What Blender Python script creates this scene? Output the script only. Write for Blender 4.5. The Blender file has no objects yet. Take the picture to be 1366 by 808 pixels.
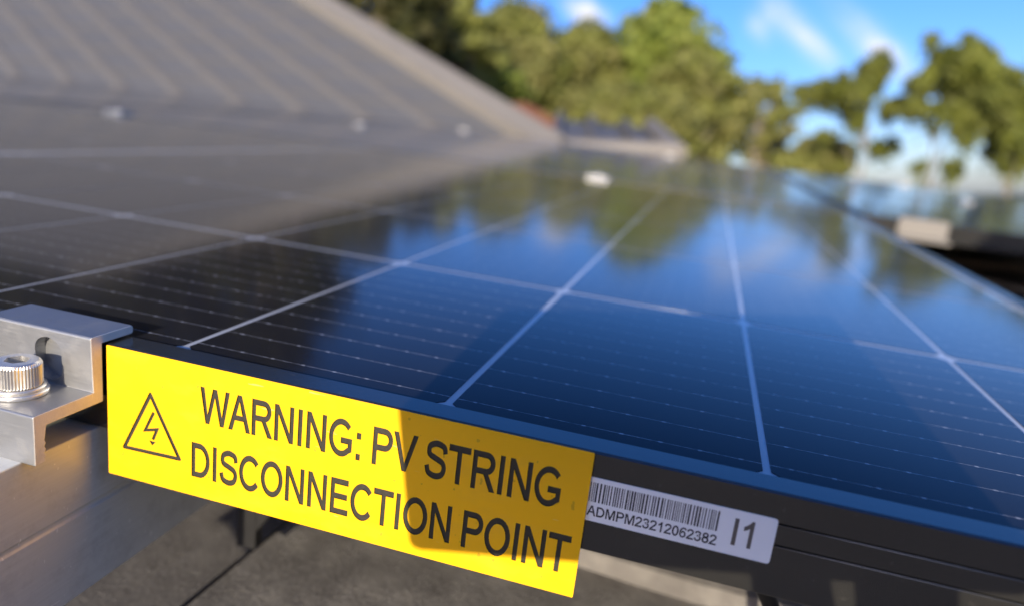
import bpy, bmesh, math, random
import numpy as np
from mathutils import Matrix, Vector
R = math.radians
random.seed(7)
rng = np.random.default_rng(11)
scene = bpy.context.scene
COL = scene.collection

# ---------------------------------------------------------------- camera
# Panel frame: X along the near long edge of the solar panel, Y across it (away from the camera),
# Z out of its glass.  Solved from the vanishing points of the cell grid; metres from the 92.5 mm cell pitch.
H = 0.08362                                   # lens height over the glass
CX = Vector((0.9582912, 0.26179543, 0.1146348))      # camera right, in the panel frame
CD = Vector((0.17146643, -0.20576541, -0.96346243))  # camera down
CF = Vector((-0.22864218, 0.94293359, -0.24207231))  # camera forward
TH = R(8.6)
UP = (-CD * math.cos(TH) - CF * math.sin(TH)).normalized()      # true vertical seen from the panel frame
wx = (Vector((1, 0, 0)) - UP * UP.x).normalized()
wy = UP.cross(wx)
ROOF_H = 4.2
P = Matrix.Translation((0, 0, ROOF_H)) @ Matrix((wx, wy, UP)).to_4x4()   # panel frame -> world

CAM = P @ Matrix.Translation((0, 0, H)) @ Matrix((CX, -CD, -CF)).transposed().to_4x4()
cam_d = bpy.data.cameras.new('camera')
cam = bpy.data.objects.new('camera', cam_d)
COL.objects.link(cam)
cam.matrix_world = CAM
cam_d.sensor_width = 36.0
cam_d.lens = 976.09 / 1366 * 36
cam_d.clip_start = 0.004
cam_d.clip_end = 4000
cam_d.dof.use_dof = True
cam_d.dof.focus_distance = 0.218
APERTURE = 0.0044
cam_d.dof.aperture_fstop = cam_d.lens / 1000 / APERTURE
cam_d.dof.aperture_blades = 0
scene.camera = cam

# ---------------------------------------------------------------- sky and sun
to_sun_p = Vector((-0.004, -0.95, 0.268)).normalized()
to_sun = (P.to_3x3() @ to_sun_p).normalized()
SUN_EL = math.asin(to_sun.z)
SUN_AZ = math.atan2(to_sun.x, to_sun.y)
world = bpy.data.worlds.new('World')
scene.world = world
world.use_nodes = True
nt = world.node_tree
bg = nt.nodes['Background']
SKY_STRENGTH = 0.15
bg.inputs['Strength'].default_value = SKY_STRENGTH
sky = nt.nodes.new('ShaderNodeTexSky')
sky.sky_type = 'NISHITA'
sky.sun_disc = False
sky.sun_elevation = SUN_EL
sky.sun_rotation = SUN_AZ
sky.air_density = 1.0
sky.dust_density = 0.9
sky.ozone_density = 3.0
hs = nt.nodes.new('ShaderNodeHueSaturation')
hs.inputs['Saturation'].default_value = 1.15
hs.inputs['Value'].default_value = 1.0
wbal = nt.nodes.new('ShaderNodeMix')           # the camera's daylight white balance
wbal.data_type = 'RGBA'
wbal.blend_type = 'MULTIPLY'
wbal.inputs['Factor'].default_value = 1.0
wbal.inputs['B'].default_value = (0.64, 0.655, 0.93, 1)
nt.links.new(sky.outputs[0], wbal.inputs['A'])
nt.links.new(wbal.outputs['Result'], hs.inputs['Color'])
tc = nt.nodes.new('ShaderNodeTexCoord')


def wmath(op, a, b=None):
    n = nt.nodes.new('ShaderNodeMath')
    n.operation = op
    for i, v in enumerate((a, b)):
        if v is None:
            continue
        if isinstance(v, (int, float)):
            n.inputs[i].default_value = v
        else:
            nt.links.new(v, n.inputs[i])
    return n.outputs[0]


def wdot(vec):
    n = nt.nodes.new('ShaderNodeVectorMath')
    n.operation = 'DOT_PRODUCT'
    nt.links.new(tc.outputs['Generated'], n.inputs[0])
    n.inputs[1].default_value = vec
    return n.outputs['Value']


def dirw(px, py):
    """world direction through a spot of the photograph (1366 x 808)"""
    d = CX * (px - 683) + CD * (py - 404) + CF * 976.09
    return (P.to_3x3() @ d).normalized()


nz = nt.nodes.new('ShaderNodeTexNoise')
nz.inputs['Scale'].default_value = 16.0
nz.inputs['Detail'].default_value = 7.0
nz.inputs['Roughness'].default_value = 0.7
nz.inputs['Distortion'].default_value = 0.6
nt.links.new(tc.outputs['Generated'], nz.inputs['Vector'])
nzo = nz.outputs['Fac']
cloud = None
# small cumulus scraps: centre, end of the long half axis, half width (radians), density
for (ax, ay, bx, by, wd, dens) in ((1166, 60, 1206, 97, 0.013, 1.05), (1076, 50, 1112, 84, 0.012, 0.62), (1035, 18, 1052, 34, 0.016, 0.5),
                                   (784, 20, 806, 34, 0.012, 1.6), (1010, 40, 1000, 25, 0.010, 0.4),):
    c0, c1 = dirw(ax, ay), dirw(bx, by)
    u = (c1 - c0)
    L = u.length
    u.normalize()
    v = c0.cross(u).normalized()
    du = wmath('DIVIDE', wmath('SUBTRACT', wdot(u), c0.dot(u)), L)
    dv = wmath('DIVIDE', wdot(v), wd)
    r2 = wmath('ADD', wmath('MULTIPLY', du, du), wmath('MULTIPLY', dv, dv))
    front = wmath('GREATER_THAN', wdot(c0), 0.5)
    m = wmath('MULTIPLY', wmath('MULTIPLY', wmath('EXPONENT', wmath('MULTIPLY', r2, -0.9)), dens), front)
    cloud = m if cloud is None else wmath('ADD', cloud, m)
cov = wmath('MULTIPLY', cloud, wmath('MULTIPLY', wmath('MAXIMUM', wmath('SUBTRACT', nzo, 0.30), 0.0), 3.4))
cov = wmath('MINIMUM', cov, 0.92)
mixc = nt.nodes.new('ShaderNodeMix')
mixc.data_type = 'RGBA'
nt.links.new(cov, mixc.inputs['Factor'])
nt.links.new(hs.outputs['Color'], mixc.inputs['A'])
mixc.inputs['B'].default_value = (3.7, 3.65, 3.75, 1)
nt.links.new(mixc.outputs['Result'], bg.inputs['Color'])

sun_d = bpy.data.lights.new('sun', 'SUN')
sun_d.energy = 3.9
sun_d.angle = R(0.53)
sun_d.color = (1.0, 0.88, 0.70)
sun = bpy.data.objects.new('sun', sun_d)
COL.objects.link(sun)
sun.rotation_euler = to_sun.to_track_quat('Z', 'Y').to_euler()
sun.location = (0, -5, 12)

vs = scene.view_settings
vs.view_transform = 'Standard'
vs.look = 'None'
vs.gamma = 1
vs.exposure = 0.96
scene.render.engine = 'CYCLES'
scene.cycles.use_denoising = True
scene.cycles.max_bounces = 8


# ---------------------------------------------------------------- materials
class NT:
    def __init__(self, name):
        self.m = bpy.data.materials.new(name)
        self.m.use_nodes = True
        self.t = self.m.node_tree
        self.b = self.t.nodes['Principled BSDF']

    def node(self, kind, **kw):
        n = self.t.nodes.new(kind)
        for k, v in kw.items():
            setattr(n, k, v)
        return n

    def put(self, sock, v):
        if isinstance(v, bpy.types.NodeSocket):
            self.t.links.new(v, sock)
        else:
            sock.default_value = v

    def math(self, op, a, b=0.0, c=None):
        n = self.node('ShaderNodeMath', operation=op)
        self.put(n.inputs[0], a)
        self.put(n.inputs[1], b)
        if c is not None:
            self.put(n.inputs[2], c)
        return n.outputs[0]

    def coord(self, what='Object'):
        return self.node('ShaderNodeTexCoord').outputs[what]

    def noise(self, scale, detail=4, rough=0.55, vec=None, stretch=None):
        n = self.node('ShaderNodeTexNoise')
        n.inputs['Scale'].default_value = scale
        n.inputs['Detail'].default_value = detail
        n.inputs['Roughness'].default_value = rough
        v = vec or self.coord()
        if stretch:
            mp = self.node('ShaderNodeMapping')
            mp.inputs['Scale'].default_value = stretch
            self.t.links.new(v, mp.inputs['Vector'])
            v = mp.outputs[0]
        self.t.links.new(v, n.inputs['Vector'])
        return n.outputs['Fac']

    def ramp(self, fac, stops):
        n = self.node('ShaderNodeValToRGB')
        self.t.links.new(fac, n.inputs[0])
        el = n.color_ramp.elements
        while len(el) < len(stops):
            el.new(0.5)
        for e, (p, c) in zip(el, stops):
            e.position = p
            e.color = (c, c, c, 1) if isinstance(c, (int, float)) else (*c, 1)
        return n.outputs[0]

    def mix(self, fac, a, b):
        n = self.node('ShaderNodeMix', data_type='RGBA')
        self.put(n.inputs['Factor'], fac)
        for k, v in (('A', a), ('B', b)):
            self.put(n.inputs[k], v if isinstance(v, bpy.types.NodeSocket) else (*v, 1))
        return n.outputs['Result']

    def bump(self, h, strength=0.2, dist=0.001):
        n = self.node('ShaderNodeBump')
        n.inputs['Strength'].default_value = strength
        n.inputs['Distance'].default_value = dist
        self.t.links.new(h, n.inputs['Height'])
        self.t.links.new(n.outputs[0], self.b.inputs['Normal'])

    def set(self, **kw):
        names = dict(color='Base Color', rough='Roughness', metal='Metallic', spec='Specular IOR Level', coat='Coat Weight',
                     coat_rough='Coat Roughness', coat_ior='Coat IOR', ior='IOR', aniso='Anisotropic')
        for k, v in kw.items():
            s = self.b.inputs[names[k]]
            if k == 'color' and not isinstance(v, bpy.types.NodeSocket):
                v = (*v, 1)
            self.put(s, v)
        return self


def metal_mat(name, base, rough, metal=1.0, streak=(1, 1, 1), scale=60, var=0.25, bump=0.1):
    n = NT(name)
    f = n.noise(scale, 5, 0.6, stretch=streak)
    f2 = n.noise(scale * 0.12, 3, 0.5)
    c = n.mix(f, tuple(x * (1 - var) for x in base), tuple(min(1, x * (1 + var)) for x in base))
    c = n.mix(n.math('MULTIPLY', f2, 0.35), c, tuple(x * 0.7 for x in base))
    sc_ = n.math('GREATER_THAN', n.noise(230, 2, 0.4, stretch=(0.25, 3.0, 1.2)), 0.735)
    sc2 = n.math('GREATER_THAN', n.noise(150, 2, 0.4, stretch=(2.2, 0.3, 2.2)), 0.745)
    dirt = n.ramp(n.noise(90, 6, 0.7), [(0.50, 0.0), (0.72, 1.0)])
    c = n.mix(n.math('MULTIPLY', n.math('MAXIMUM', sc_, sc2), 0.45), c, tuple(min(1, x * 1.6) for x in base))
    c = n.mix(n.math('MULTIPLY', dirt, 0.32), c, (0.30, 0.29, 0.27))
    n.set(color=c, metal=metal, rough=n.math('ADD', n.math('ADD', n.math('MULTIPLY', f, 0.18), rough - 0.09), n.math('MULTIPLY', dirt, 0.15)))
    n.bump(f, bump, 0.0003)
    return n.m


M = {}
M['aluminium'] = metal_mat('mill_aluminium', (0.40, 0.405, 0.41), 0.46, 0.85, (0.6, 14, 14), 160, 0.10, 0.10)
M['cut_aluminium'] = metal_mat('saw_cut_aluminium', (0.72, 0.70, 0.66), 0.60, 0.10, (20, 20, 3), 260, 0.16, 0.25)
M['rail_aluminium'] = metal_mat('rail_aluminium', (0.62, 0.63, 0.60), 0.40, 0.15, (18, 0.5, 18), 60, 0.14, 0.10)
M['steel'] = metal_mat('stainless_steel', (0.78, 0.76, 0.72), 0.36, 0.9, (1, 1, 1), 300, 0.10, 0.05)

n = NT('black_anodised_frame')
f = n.noise(2600, 3, 0.7)
dust = n.ramp(n.noise(300, 4, 0.7), [(0.60, 0.0), (0.80, 1.0)])
fbase = n.mix(n.noise(30, 4), (0.012, 0.012, 0.011), (0.021, 0.020, 0.018))
n.set(color=n.mix(n.math('MULTIPLY', dust, 0.16), fbase, (0.34, 0.32, 0.28)), rough=n.math('ADD', n.math('MULTIPLY', f, 0.12), 0.12),
      metal=0.0, ior=1.85)
n.bump(f, 0.1, 0.00010)
M['frame'] = n.m

# cells under glass: silicon base, printed silver busbars, glass as the coat
COAT_R = 0.085
DUST = 0.020


def glassy(n, extra=0.0, dust=1.0):
    r = n.noise(7.0, 4, 0.6)
    lw = n.node('ShaderNodeLayerWeight')                    # anti-reflective glass: weak mirror until the view grazes it
    lw.inputs['Blend'].default_value = 0.5
    mr = n.node('ShaderNodeMapRange')
    n.put(mr.inputs['Value'], lw.outputs['Facing'])
    for k_, v_ in (('From Min', 0.60), ('From Max', 0.80), ('To Min', 0.42), ('To Max', 1.0)):
        mr.inputs[k_].default_value = v_
    n.set(coat=mr.outputs['Result'], coat_ior=1.43, coat_rough=n.math('ADD', n.math('MULTIPLY', r, 0.05), COAT_R - 0.02 + extra))
    film = n.ramp(n.noise(5.0, 6, 0.65, stretch=(1, 0.5, 1)), [(0.30, 0.35), (0.75, 1.0)])      # thin film of road dust
    spk = n.math('GREATER_THAN', n.noise(900, 2, 0.5), 0.74)
    n.put(n.b.inputs['Sheen Weight'], n.math('ADD', n.math('MULTIPLY', film, DUST * dust), n.math('MULTIPLY', spk, 0.05)))
    n.b.inputs['Sheen Roughness'].default_value = 0.45
    n.b.inputs['Sheen Tint'].default_value = (0.80, 0.78, 0.74, 1)


n = NT('silicon_cell')
sep = n.node('ShaderNodeSeparateXYZ')
n.t.links.new(n.coord(), sep.inputs[0])
x_, y_ = sep.outputs[0], sep.outputs[1]
PITCH = 0.1768 / 11
fy = n.math('ABSOLUTE', n.math('MULTIPLY', n.math('SUBTRACT', n.math('FRACT', n.math('DIVIDE', n.math('ADD', y_, 0.0884), PITCH)), 0.5), PITCH))
line = n.math('LESS_THAN', fy, 0.00015)
fx = n.math('ABSOLUTE', n.math('MULTIPLY', n.math('SUBTRACT', n.math('FRACT', n.math('DIVIDE', n.math('ADD', x_, 0.045), 0.01125)), 0.5), 0.01125))
pad = n.math('MULTIPLY', n.math('LESS_THAN', fx, 0.0006), n.math('LESS_THAN', fy, 0.00042))
fing = n.math('GREATER_THAN', n.math('SINE', n.math('MULTIPLY', x_, 2 * math.pi / 0.00125)), 0.90)
wn = n.noise(420, 2, 0.5)
silver = n.math('MAXIMUM', n.math('MULTIPLY', line, n.math('ADD', n.math('MULTIPLY', n.math('MAXIMUM', n.math('SUBTRACT', wn, 0.25), 0.0), 1.1), 0.04)), n.math('MULTIPLY', pad, n.math('MULTIPLY', wn, 0.85)))
silver = n.math('MINIMUM', n.math('MAXIMUM', silver, n.math('MULTIPLY', fing, 0.010)), 1.0)
base = n.mix(n.noise(24, 3), (0.0022, 0.0034, 0.0090), (0.0032, 0.0048, 0.0125))
n.set(color=n.mix(silver, base, (0.72, 0.72, 0.72)), rough=0.42, spec=0.0, metal=n.math('MULTIPLY', silver, 0.15))
glassy(n)
M['cell'] = n.m

n = NT('white_backsheet')
n.set(color=n.mix(n.noise(40, 3), (0.42, 0.43, 0.44), (0.49, 0.50, 0.51)), rough=0.6, spec=0.2)
glassy(n)
M['backsheet'] = n.m

n = NT('distant_panel_glass')
sep = n.node('ShaderNodeSeparateXYZ')
n.t.links.new(n.coord(), sep.inputs[0])


def grid(v, off, p, w):
    return n.math('LESS_THAN', n.math('ABSOLUTE', n.math('MULTIPLY', n.math('SUBTRACT', n.math('FRACT', n.math('DIVIDE', n.math('ADD', v, off), p)), 0.5), p)), w)


g = n.math('MAXIMUM', grid(sep.outputs[0], 9.25, 0.0925, 0.0011), grid(sep.outputs[1], 9.05, 0.181, 0.0011))
n.set(color=n.mix(g, (0.006, 0.009, 0.026), (0.5, 0.51, 0.52)), rough=0.5, spec=0.2)
glassy(n, 0.0, 0.2)
M['far_glass'] = n.m

n = NT('yellow_laminate')
f = n.noise(130, 5, 0.65)
f2 = n.noise(900, 2, 0.5)
spots = n.math('LESS_THAN', n.noise(520, 1, 0.4), 0.24)
c = n.mix(f, (0.86, 0.445, 0.003), (0.90, 0.475, 0.006))
smear = n.ramp(n.noise(34, 6, 0.7, stretch=(1, 1, 2.5)), [(0.52, 0.0), (0.78, 1.0)])
c = n.mix(n.math('MULTIPLY', smear, 0.16), c, (0.52, 0.36, 0.10))
hair = n.math('GREATER_THAN', n.noise(260, 2, 0.4, stretch=(0.35, 1, 3.0)), 0.76)
c = n.mix(n.math('MULTIPLY', hair, 0.30), c, (0.75, 0.62, 0.30))
c = n.mix(n.math('MULTIPLY', spots, 0.45), c, (0.30, 0.20, 0.02))
n.set(color=c, rough=n.math('ADD', n.math('MULTIPLY', f, 0.15), 0.40), spec=0.28)
n.bump(f2, 0.05, 0.0001)
M['yellow'] = n.m

n = NT('engraved_black_core')
n.set(color=n.mix(n.noise(900, 4, 0.7), (0.018, 0.016, 0.012), (0.050, 0.045, 0.032)), rough=0.55, spec=0.4)
n.bump(n.noise(1500, 3, 0.6), 0.4, 0.0002)
M['core'] = n.m

n = NT('label_paper')
n.set(color=n.mix(n.noise(220, 4), (0.82, 0.83, 0.84), (0.88, 0.89, 0.89)), rough=0.42, spec=0.4)
M['paper'] = n.m
n = NT('label_ink')
n.set(color=n.mix(n.noise(1600, 4, 0.7), (0.012, 0.012, 0.014), (0.06, 0.06, 0.065)), rough=0.6, spec=0.2)
M['ink'] = n.m
n = NT('label_brown_ink')
n.set(color=n.mix(n.noise(1600, 4, 0.7), (0.10, 0.085, 0.07), (0.17, 0.15, 0.13)), rough=0.6, spec=0.2)
M['brown_ink'] = n.m

n = NT('concrete_roof_tile')
f = n.noise(46, 7, 0.68)
g_ = n.noise(9, 3, 0.5)
c = n.ramp(f, [(0.25, (0.095, 0.088, 0.082)), (0.5, (0.195, 0.182, 0.168)), (0.72, (0.32, 0.30, 0.27))])
info = n.node('ShaderNodeObjectInfo')
c = n.mix(n.math('MULTIPLY', info.outputs['Random'], 0.5), c, (0.12, 0.108, 0.098))
lich = n.math('GREATER_THAN', n.noise(120, 3, 0.6), 0.66)
c = n.mix(n.math('MULTIPLY', lich, 0.5), c, (0.26, 0.25, 0.22))
c = n.mix(n.math('MULTIPLY', g_, 0.4), c, (0.13, 0.12, 0.11))
n.set(color=c, rough=0.9, spec=0.2)
n.bump(n.noise(380, 6, 0.7), 0.7, 0.002)
M['tile'] = n.m

n = NT('grey_metal_roof')
f = n.noise(3.0, 4, 0.6)
n.set(color=n.mix(f, (0.082, 0.084, 0.088), (0.116, 0.116, 0.118)), rough=0.55, spec=0.4)
M['roof'] = n.m
n = NT('pale_roof_flashing')
n.set(color=n.mix(n.noise(5.0, 4, 0.6), (0.165, 0.152, 0.135), (0.215, 0.198, 0.175)), rough=0.6, spec=0.4)
M['flash'] = n.m
n = NT('pale_roof_rib')
n.set(color=n.mix(n.noise(5.0, 4, 0.6), (0.100, 0.096, 0.092), (0.132, 0.126, 0.118)), rough=0.6, spec=0.3)
M['rib'] = n.m
n = NT('terracotta_tiles')
n.set(color=n.mix(n.noise(4.0, 4, 0.6), (0.21, 0.085, 0.045), (0.28, 0.12, 0.07)), rough=0.8, spec=0.2)
M['terracotta'] = n.m
n = NT('painted_wall')
n.set(color=n.mix(n.noise(2.0, 4, 0.6), (0.55, 0.50, 0.43), (0.64, 0.59, 0.52)), rough=0.8, spec=0.2)
M['wall'] = n.m
n = NT('window_glass')
n.set(color=(0.02, 0.025, 0.03), rough=0.08, spec=0.5)
M['glass'] = n.m
n = NT('black_steel')
n.set(color=n.mix(n.noise(90, 4), (0.010, 0.010, 0.011), (0.022, 0.021, 0.020)), rough=0.5, spec=0.4)
M['black_steel'] = n.m
n = NT('cable_sheath')
n.set(color=(0.012, 0.012, 0.012), rough=0.42, spec=0.5)
M['cable'] = n.m
n = NT('grass_ground')
n.set(color=n.mix(n.noise(0.12, 6, 0.6), (0.045, 0.060, 0.022), (0.12, 0.11, 0.05)), rough=0.95, spec=0.1)
M['ground'] = n.m
n = NT('hill_forest')
n.set(color=n.mix(n.noise(0.05, 7, 0.65), (0.030, 0.048, 0.024), (0.075, 0.088, 0.040)), rough=0.95, spec=0.1)
M['hill'] = n.m


def leaf_mat(name, dark, light, tint, trans=0.5):
    n = NT(name)
    geo = n.node('ShaderNodeNewGeometry')
    c = n.mix(geo.outputs['Random Per Island'], dark, light)
    f = n.ramp(n.noise(0.9, 3, 0.6), [(0.42, 0.0), (0.62, 1.0)])
    c = n.mix(n.math('MULTIPLY', f, 0.55), c, tint)
    n.set(color=c, rough=0.6, spec=0.3)
    tr = n.node('ShaderNodeBsdfTranslucent')
    n.t.links.new(c, tr.inputs['Color'])
    mx = n.node('ShaderNodeMixShader')
    mx.inputs[0].default_value = trans
    n.t.links.new(n.b.outputs[0], mx.inputs[1])
    n.t.links.new(tr.outputs[0], mx.inputs[2])
    n.t.links.new(mx.outputs[0], n.t.nodes['Material Output'].inputs['Surface'])
    return n.m


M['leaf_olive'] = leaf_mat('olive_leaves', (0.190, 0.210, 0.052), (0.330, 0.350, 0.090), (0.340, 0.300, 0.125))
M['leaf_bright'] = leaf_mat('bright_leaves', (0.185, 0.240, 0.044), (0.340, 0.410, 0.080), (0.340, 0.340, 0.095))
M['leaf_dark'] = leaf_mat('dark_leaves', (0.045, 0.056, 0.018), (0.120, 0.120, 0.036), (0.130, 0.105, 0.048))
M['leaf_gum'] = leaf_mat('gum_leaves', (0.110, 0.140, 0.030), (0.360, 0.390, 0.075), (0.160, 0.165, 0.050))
n = NT('grey_bark')
n.set(color=n.mix(n.noise(6, 5, 0.6, stretch=(4, 4, 0.6)), (0.14, 0.115, 0.09), (0.34, 0.30, 0.25)), rough=0.9, spec=0.1)
n.bump(n.noise(14, 5), 0.4, 0.02)
M['bark'] = n.m
n = NT('skin')
n.set(color=n.mix(n.noise(40, 3), (0.50, 0.30, 0.21), (0.58, 0.36, 0.26)), rough=0.5, spec=0.35)
M['skin'] = n.m
n = NT('white_shirt')
n.set(color=n.mix(n.noise(200, 3), (0.70, 0.70, 0.69), (0.80, 0.80, 0.79)), rough=0.9, spec=0.1)
M['shirt'] = n.m
n = NT('khaki_trousers')
n.set(color=n.mix(n.noise(200, 3), (0.11, 0.09, 0.06), (0.16, 0.13, 0.09)), rough=0.9, spec=0.1)
M['trousers'] = n.m
n = NT('brown_hair')
n.set(color=n.mix(n.noise(120, 3), (0.02, 0.013, 0.008), (0.05, 0.03, 0.02)), rough=0.6, spec=0.3)
M['hair'] = n.m
n = NT('phone_back')
n.set(color=(0.02, 0.02, 0.022), rough=0.25, spec=0.5)
M['phone'] = n.m


# ---------------------------------------------------------------- mesh helpers
class MB:
    def __init__(self):
        self.v, self.f = [], []

    def add(self, vs, fs):
        o = len(self.v)
        self.v += [tuple(p) for p in vs]
        self.f += [tuple(i + o for i in q) for q in fs]
        return self

    def box(self, a, b, M4=None):
        (x0, y0, z0), (x1, y1, z1) = a, b
        vs = [(x0, y0, z0), (x1, y0, z0), (x1, y1, z0), (x0, y1, z0), (x0, y0, z1), (x1, y0, z1), (x1, y1, z1), (x0, y1, z1)]
        if M4:
            vs = [M4 @ Vector(p) for p in vs]
        return self.add(vs, [(3, 2, 1, 0), (4, 5, 6, 7), (0, 1, 5, 4), (1, 2, 6, 5), (2, 3, 7, 6), (3, 0, 4, 7)])

    def prism(self, prof, axis, a, b):
        """closed 2D profile (u, v) pushed along axis 'x' (u=y, v=z) or 'y' (u=x, v=z)"""
        k = len(prof)
        mk = (lambda t, u, v: (t, u, v)) if axis == 'x' else (lambda t, u, v: (u, t, v))
        vs = [mk(a, u, v) for u, v in prof] + [mk(b, u, v) for u, v in prof]
        fs = [(i, (i + 1) % k, (i + 1) % k + k, i + k) for i in range(k)]
        return self.add(vs, fs + [tuple(range(k))[::-1], tuple(range(k, 2 * k))])

    def tube(self, pts, rad, n=10, cap=True):
        pts = [Vector(p) for p in pts]
        if not hasattr(rad, '__len__'):
            rad = [rad] * len(pts)
        o = len(self.v)
        t0 = (pts[1] - pts[0]).normalized()
        nn = t0.orthogonal().normalized()
        for i, p in enumerate(pts):
            t = (pts[min(i + 1, len(pts) - 1)] - pts[max(i - 1, 0)]).normalized()
            nn = (nn - t * nn.dot(t)).normalized()
            bb = t.cross(nn)
            for k in range(n):
                a = 2 * math.pi * k / n
                self.v.append(tuple(p + (nn * math.cos(a) + bb * math.sin(a)) * rad[i]))
        for i in range(len(pts) - 1):
            for k in range(n):
                a, b = o + i * n + k, o + i * n + (k + 1) % n
                self.f.append((a, b, b + n, a + n))
        if cap:
            self.f.append(tuple(o + k for k in range(n))[::-1])
            self.f.append(tuple(o + (len(pts) - 1) * n + k for k in range(n)))
        return self

    def lathe(self, prof, c, n=48, rmod=None):
        """profile of (r, z) turned round the z axis through c"""
        o = len(self.v)
        for j, (r, z) in enumerate(prof):
            for k in range(n):
                a = 2 * math.pi * k / n
                rr = r * (rmod(j, k) if rmod else 1)
                self.v.append((c[0] + rr * math.cos(a), c[1] + rr * math.sin(a), c[2] + z))
        for j in range(len(prof) - 1):
            for k in range(n):
                a, b = o + j * n + k, o + j * n + (k + 1) % n
                self.f.append((a, b, b + n, a + n))
        return self

    def mesh(self, name, mat, smooth=False):
        me = bpy.data.meshes.new(name)
        me.from_pydata(self.v, [], self.f)
        bm = bmesh.new()
        bm.from_mesh(me)
        bmesh.ops.recalc_face_normals(bm, faces=bm.faces)
        bm.to_mesh(me)
        bm.free()
        if smooth:
            me.shade_smooth()
        me.materials.append(mat)
        return me

    def build(self, name, mat, parent=None, smooth=False, bevel=0, seg=2):
        o = link(name, self.mesh(name, mat, smooth), parent)
        if bevel:
            md = o.modifiers.new('edges', 'BEVEL')
            md.width = bevel
            md.segments = seg
            md.limit_method = 'ANGLE'
            md.angle_limit = R(35)
        return o


def link(name, data, parent=None, mtx=None):
    o = bpy.data.objects.new(name, data)
    COL.objects.link(o)
    if parent is not None:
        o.parent = parent
    if mtx is not None:
        o.matrix_world = mtx
    return o


def tag(o, label=None, cat=None, group=None, kind=None):
    for k, v in (('label', label), ('category', cat), ('group', group), ('kind', kind)):
        if v:
            o[k] = v
    return o


def thing(name, label, cat, loc=(0, 0, 0), group=None, frame=None):
    """an Empty at the thing's base; loc in the panel frame unless a frame is given"""
    o = link(name, None, None, (P if frame is None else frame) @ Matrix.Translation(loc))
    return tag(o, label, cat, group)


def place(o, loc=(0, 0, 0)):
    o.matrix_world = P @ Matrix.Translation(loc)
    return o


# ---------------------------------------------------------------- roof the array stands on
ROOF_Z = -0.13
house = thing('house', 'low house under the panels with grey brown concrete tiled roof', 'house', (0, 0, ROOF_Z))
MB().box((-12.6, -3.5, -0.10), (2.6, 3.90, 0.050 - 0.095)).build('roof_deck', M['tile'], house)
MB().box((-12.2, -3.2, -3.9), (2.3, 3.5, -0.11)).build('wall', M['wall'], house)
TW, TE = 0.300, 0.335
tp = []
nseg = 10
for i in range(nseg + 1):                     # gently rolled cross-section of one concrete tile
    t = i / nseg
    tp.append((t * (TW - 0.003), 0.004 * math.sin(t * math.pi * 2) + (0.004 if t > 0.93 else 0)))
top = [(u, v + 0.0) for u, v in tp]
bot = [(u, v - 0.014) for u, v in reversed(tp)]
prof = top + bot
tb = MB()
k = len(prof)
tilt = 0.020                                   # each course rests on the one below
vs = []
for t in (0.0, 0.010, TE + 0.05):
    for u, v in prof:
        drop = 0.003 if t == 0.0 and v > -0.012 else 0
        vs.append((u, t, v - drop - t / (TE + 0.05) * tilt))
fs = []
for j in range(2):
    fs += [(j * k + i, j * k + (i + 1) % k, (j + 1) * k + (i + 1) % k, (j + 1) * k + i) for i in range(k)]
for j in (0, 2):
    for i in range(nseg):
        fs.append((j * k + i, j * k + i + 1, j * k + k - 2 - i, j * k + k - 1 - i))
tile_me = tb.add(vs, fs).mesh('tile', M['tile'])
rt = random.Random(4)
for r_ in range(-5, 7):
    for c_ in range(-4, 6):
        o = link('tile', tile_me, house)
        o.location = (-0.178 + c_ * TW + (0 if r_ % 2 == 0 else 0.0), 0.332 + r_ * TE + rt.uniform(-.003, .003), 0.012 + rt.uniform(-.0015, .0015))
        o.rotation_euler = (rt.uniform(-.004, .004), rt.uniform(-.004, .004), rt.uniform(-.006, .006))

# ---------------------------------------------------------------- solar panels
Y0, Y1 = 0.1835, 1.3000
XL, XR = -1.4910, 0.2310
FR = [(0.0006, 0.0), (0.0, -0.0006),
      (0.0, -0.0084), (0.0016, -0.0084), (0.0016, -0.0088), (0.0, -0.0088),
      (0.0, -0.0145), (0.0016, -0.0145), (0.0016, -0.0149), (0.0, -0.0149),
      (0.0, -0.0292), (0.0006, -0.0298), (0.028, -0.0298), (0.028, -0.0283), (0.0030, -0.0283), (0.0030, -0.0060), (0.0098, -0.0060), (0.0098, -0.0004), (0.0094, 0.0)]


def frame_meshes(w, d):
    out = []
    out.append(MB().prism(FR, 'x', 0, w).mesh('frame_side', M['frame']))
    out.append(MB().prism([(d - u, v) for u, v in FR], 'x', 0, w).mesh('frame_side', M['frame']))
    for s in (0, 1):
        pr = [(u if s == 0 else w - u, v) for u, v in FR]
        out.append(MB().prism(pr, 'y', 0.0285, d - 0.0285).mesh('frame_side', M['frame']))
        # lip ends are notched in flush between the long sides
        mb = MB().box(((0.0 if s == 0 else w - 0.0096), 0.0099, -0.0057), ((0.0096 if s == 0 else w), 0.0284, 0.0))
        mb.f.pop(0)
        me = out.pop()
        a = MB()
        a.v = [tuple(v.co) for v in me.vertices]
        a.f = [tuple(p.vertices) for p in me.polygons]
        a.add(mb.v, mb.f)
        a.add(*(lambda q: (q.v, q.f))(MB().box(((0.0001 if s == 0 else w - 0.0018), 0.0031, -0.0280), ((0.0018 if s == 0 else w - 0.0001), 0.0284, -0.0058))))
        out.append(a.mesh('frame_side', M['frame']))
    return out


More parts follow.
